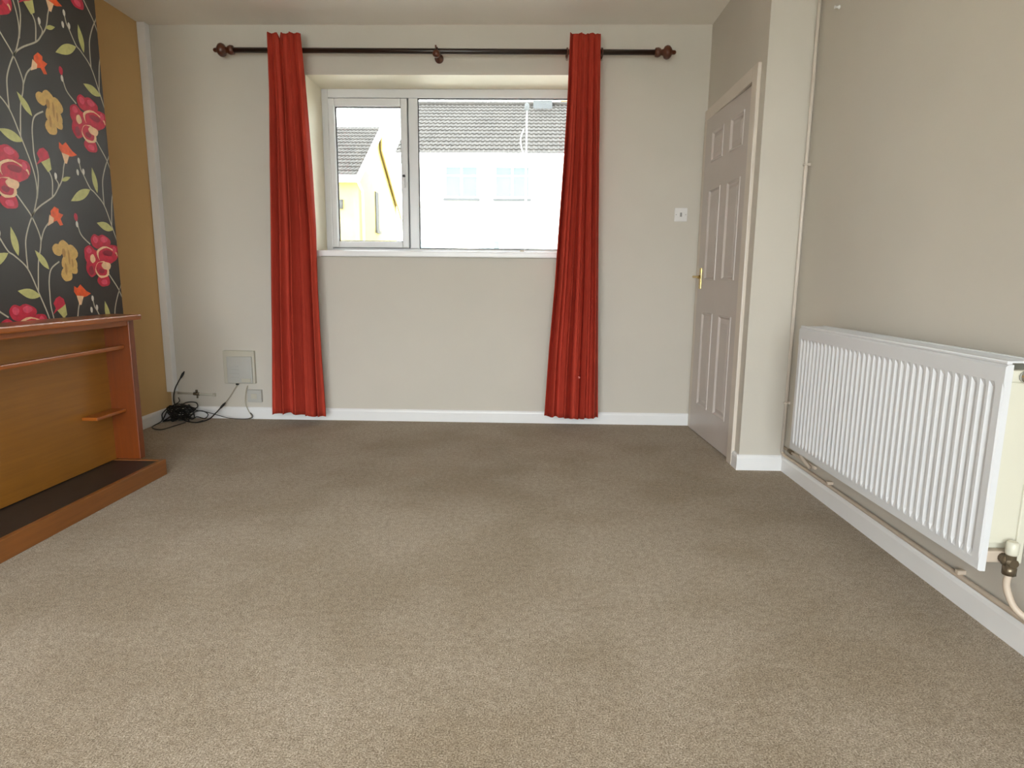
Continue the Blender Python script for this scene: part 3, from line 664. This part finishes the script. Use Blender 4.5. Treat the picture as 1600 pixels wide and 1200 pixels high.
cable('cable', 'thin black cable looping out from the heap against the alcove skirting', [(470, 330), (480, 380), (400, 430), (330, 470), (200, 500), (115, 540), (90, 620), (140, 700), (250, 730), (400, 690), (560, 640)], -0.10, -0.22, 0.0034, M_black)
cable('cable', 'black cable with a plug end leaning out towards the grey wall box', [(1005, 450), (930, 530), (850, 600), (700, 640), (560, 620), (480, 560), (420, 500), (470, 440), (560, 430)], -0.09, -0.14, 0.0042, M_black, None, (0, 1))
cable('cable', 'thin dark cable trailing along the skirting from the heap to the curtain', [(560, 460), (700, 490), (820, 510), (1000, 560), (1100, 585), (1250, 597), (1370, 590), (1400, 560), (1370, 520)], -0.12, -0.034, 0.0026, M_black, None, None, 0.0)
for k in range(6):
    cx, cy = random.uniform(400, 600), random.uniform(470, 580); pts = []
    a0 = random.uniform(0, 6.28); sgn = random.choice((-1, 1))
    for i in range(13):
        a = a0+sgn*i*1.25+random.uniform(-0.7, 0.7); R_ = random.uniform(0.25, 1.0)
        pts.append((cx+math.cos(a)*190*R_, min(640, cy+math.sin(a)*110*R_)))
    cable('cable', 'black cable coiled up within the tangled heap in the corner', pts, -0.07-0.012*k, -0.09-0.018*k, 0.0042, M_black, G)
cable('cable', 'short black cable loop standing at the top of the heap', [(480, 520), (500, 440), (560, 395), (640, 385), (700, 400), (705, 450), (640, 470), (600, 420), (560, 480)], -0.08, -0.11, 0.0040, M_black)
cable('cable', 'black cable coil spreading from the heap towards the grey box', [(560, 560), (640, 600), (700, 570), (800, 590), (840, 540), (780, 500), (700, 500), (640, 540), (600, 620), (680, 640), (780, 615)], -0.10, -0.13, 0.0034, M_black)
bmroot = thing('cable', 'thin pale cable hanging from the grey wall box to the skirting', 'cable', (0.44, -0.03, 0))
bm = bmesh.new(); tube(bm, smooth_path([(0.482, -0.02, 0.244), (0.470, -0.024, 0.225), (0.42, -0.026, 0.15), (0.37, -0.03, 0.092), (0.34, -0.05, 0.05)]), 0.0026, 8); obj('lead', bm, M_whitecable, bmroot)
bmroot = thing('cable', 'thin pale cable running from the wall socket down to the carpet', 'cable', (0.57, -0.03, 0))
bm = bmesh.new(); tube(bm, smooth_path([(0.548, -0.012, 0.235), (0.540, -0.022, 0.20), (0.53, -0.024, 0.12), (0.55, -0.026, 0.06), (0.57, -0.028, 0.02), (0.545, -0.034, 0.004)]), 0.0026, 8); obj('lead', bm, M_whitecable, bmroot)

# ------------------------------------------------------------------ outdoors
GZ = -0.35
structure(obj('ground_outside', B((-60, 60, 0.37, 90, GZ-0.2, GZ), (-60, 60, -60, YR-0.21, GZ-0.2, GZ)), M_ground), 'paved ground outside the house', 'ground')
def tiles(xa, xb, ye_, ze, yr, zr, step=0.34, col=0.16):
    """overlapping courses of profiled roof tiles between eave and ridge"""
    bm = bmesh.new(); L = math.hypot(yr-ye_, zr-ze); n = int(round(L/step)); dy, dz = (yr-ye_)/L, (zr-ze)/L
    ny, nz = -dz*(1 if dy > 0 else -1), abs(dy)
    xs = []; x = xa
    while x < xb-1e-6:
        for t, h in ((0, 0.0), (0.35, 0.0), (0.55, 0.022), (0.8, 0.022)):
            if x+t*col < xb: xs.append((x+t*col, h))
        x += col
    xs.append((xb, 0.0))
    for i in range(n):
        a = i*L/n; b = (i+1)*L/n+0.02; rr = []
        for s, off in ((a, 0.0), (a, 0.045), (b, 0.012)):
            rr.append([bm.verts.new((x, ye_+dy*s+ny*(off+(h if off > 0.001 else 0)), ze+dz*s+nz*(off+(h if off > 0.001 else 0)))) for x, h in xs])
        for A_, B_ in zip(rr, rr[1:]):
            for k in range(len(xs)-1): bm.faces.new((A_[k], A_[k+1], B_[k+1], B_[k]))
    return bm
# house across the road
h1 = thing('terraced_house', 'white rendered house across the road with a grey tiled roof', 'house', (4, 17, GZ))
X0, X1, Y0 = -1.55, 13.0, 17.0
obj('wall', B((X0, X1, Y0, Y0+7.6, GZ, 4.72)), M_render, h1)
rf = obj('roof_tiles', tiles(-1.85, 13.3, 16.55, 4.86, 20.6, 7.36), M_tile, h1); rf['kind'] = 'stuff'
rf2 = obj('roof_tiles', tiles(-1.85, 13.3, 24.9, 4.86, 20.6, 7.36), M_tile, h1); rf2['kind'] = 'stuff'
bm = bmesh.new(); prism(bm, [(Y0, 4.70), (Y0+7.6, 4.70), (20.6, 7.24)], 'x', X0, X0+0.2); obj('gable', bm, M_render, h1)
bm = bmesh.new(); tube(bm, [(-1.85, 20.6, 7.40), (13.3, 20.6, 7.40)], 0.10, 8); obj('ridge', bm, M_tile, h1)
obj('fascia', B((-1.85, 13.3, 16.55, 16.60, 4.66, 4.87), (-1.85, 13.3, 16.60, Y0, 4.66, 4.69)), M_fascia, h1)
bm = bmesh.new(); tube(bm, [(-1.85, 16.49, 4.83), (13.3, 16.49, 4.83)], 0.06, 8); obj('gutter', bm, M_fascia, h1)
bm = bmesh.new(); tube(bm, [(-1.15, 16.93, GZ), (-1.15, 16.93, 4.5), (-1.15, 16.55, 4.75)], 0.04, 8); obj('downpipe', bm, M_grey, h1)
def hwindow(par, x0, x1, z0, z1, y, bars=2):
    bm = bmesh.new(); t = 0.07
    box(bm, x0, x1, y-0.05, y+0.02, z1-t, z1); box(bm, x0, x1, y-0.05, y+0.02, z0, z0+t)
    for k in range(bars+1):
        xc = x0+(x1-x0)*k/bars; box(bm, max(x0, xc-t/2), min(x1, xc+t/2), y-0.05, y+0.02, z0+t, z1-t)
    box(bm, x0, x1, y-0.045, y+0.02, z0+(z1-z0)*0.66, z0+(z1-z0)*0.66+0.05)
    w = obj('window', bm, M_fascia, par)
    for k in range(bars):
        a = x0+(x1-x0)*k/bars; b = x0+(x1-x0)*(k+1)/bars
        obj('pane', B((a+0.03, b-0.03, y-0.02, y-0.01, z0+0.05, z1-0.05)), M_outglass, w)
    obj('sill', B((x0-0.05, x1+0.05, y-0.12, y, z0-0.07, z0)), M_grey, w)
for x0, x1, z0, z1 in ((-0.30, 0.78, 3.55, 4.60), (1.33, 2.46, 3.55, 4.60), (5.2, 6.3, 3.55, 4.6), (7.0, 8.1, 3.55, 4.6), (0.75, 2.50, 0.95, 2.26), (5.4, 7.2, 0.95, 2.26)): hwindow(h1, x0, x1, z0, z1, Y0)
obj('porch_canopy', B((-1.20, -0.32, Y0-0.7, Y0, 1.80, 2.12)), plain('pale_blue_panel', srgb(74, 95, 99), 0.6), h1)
obj('front_door', B((-1.10, -0.42, Y0-0.04, Y0, GZ, 2.05)), M_fascia, h1)
bm = bmesh.new(); box(bm, 2.55, 3.25, 20.2, 21.0, 6.9, 7.86, 0.02); ch = obj('chimney', bm, M_grey, h1)
for x in (2.75, 3.05):
    bm = bmesh.new(); tube(bm, [(x, 20.6, 7.86), (x, 20.6, 8.12)], 0.09, 10); obj('chimney_pot', bm, M_grey, ch)
bm = bmesh.new(); box(bm, 3.65, 4.75, 21.9, 22.6, 6.6, 8.25, 0.02); obj('chimney', bm, M_brick, h1)
# yellow house, gable towards the gap
h2 = thing('gabled_house', 'pale yellow house with a steep gable and slit window', 'house', (-9, 24.3, GZ))
GX = -4.2; Ya, Yb, Yr_ = 20.9, 28.0, 24.45
bm = bmesh.new(); prism(bm, [(Ya, GZ), (Yb, GZ), (Yb, 4.75), (Yr_, 7.15), (Ya, 4.75)], 'x', -15, GX); obj('wall', bm, M_yellow, h2)
rf = obj('roof_tiles', tiles(-15.2, GX+0.10, 20.5, 4.82, Yr_, 7.42), M_tile, h2); rf['kind'] = 'stuff'
rf = obj('roof_tiles', tiles(-15.2, GX+0.10, 28.4, 4.82, Yr_, 7.42), M_tile, h2); rf['kind'] = 'stuff'
bm = bmesh.new(); prism(bm, [(20.45, 4.55), (20.45, 4.86), (Yr_, 7.46), (Yr_, 7.06)], 'x', GX+0.1, GX+0.16); obj('bargeboard', bm, M_fascia, h2)
bm = bmesh.new(); prism(bm, [(28.45, 3.85), (28.45, 4.86), (Yr_, 7.46), (Yr_, 6.45)], 'x', GX+0.1, GX+0.16); obj('bargeboard', bm, M_barge, h2)
obj('fascia', B((-15.2, GX+0.16, 20.44, 20.52, 4.55, 4.82)), M_fascia, h2)
bm = B((GX, GX+0.04, 23.55, 24.10, 3.0, 4.62)); sw_ = obj('slit_window', bm, M_dark, h2)
obj('sill', B((GX, GX+0.10, 23.45, 24.20, 2.88, 3.0)), M_grey, sw_)
bm = bmesh.new(); tube(bm, [(GX+0.08, 21.2, GZ), (GX+0.08, 21.2, 4.3), (GX+0.05, 20.7, 4.6)], 0.05, 8); obj('downpipe', bm, M_fascia, h2)
bm = bmesh.new(); tube(bm, [(-4.9, 20.85, 3.6), (-4.9, 20.85, 3.95)], 0.10, 10); obj('lantern', bm, M_grey, h2)
# street lamp in front of the roof
bm = bmesh.new(); sl = thing('street_lamp', 'slender white street lamp standing before the tiled roof', 'street lamp', (2.36, 14.0, GZ))
tube(bm, [(2.36, 14.0, GZ), (2.36, 14.0, 2.0), (2.36, 14.0, 5.55)], [0.05, 0.035, 0.016], 10); obj('post', bm, M_fascia, sl)
bm = bmesh.new(); tube(bm, smooth_path([(2.36, 14.0, 4.35), (2.24, 14.0, 4.5), (2.20, 14.0, 4.8), (2.28, 14.0, 5.05)]), 0.014, 8); obj('arm', bm, M_fascia, sl)
bm = bmesh.new(); tube(bm, [(2.36, 14.0, 5.53), (2.36, 14.0, 5.56), (2.36, 14.0, 5.70), (2.36, 14.0, 5.74)], [0.04, 0.07, 0.06, 0.02], 10); obj('lantern', bm, M_grey, sl)

for o in bpy.data.objects:
    if '_off' in o: del o['_off']
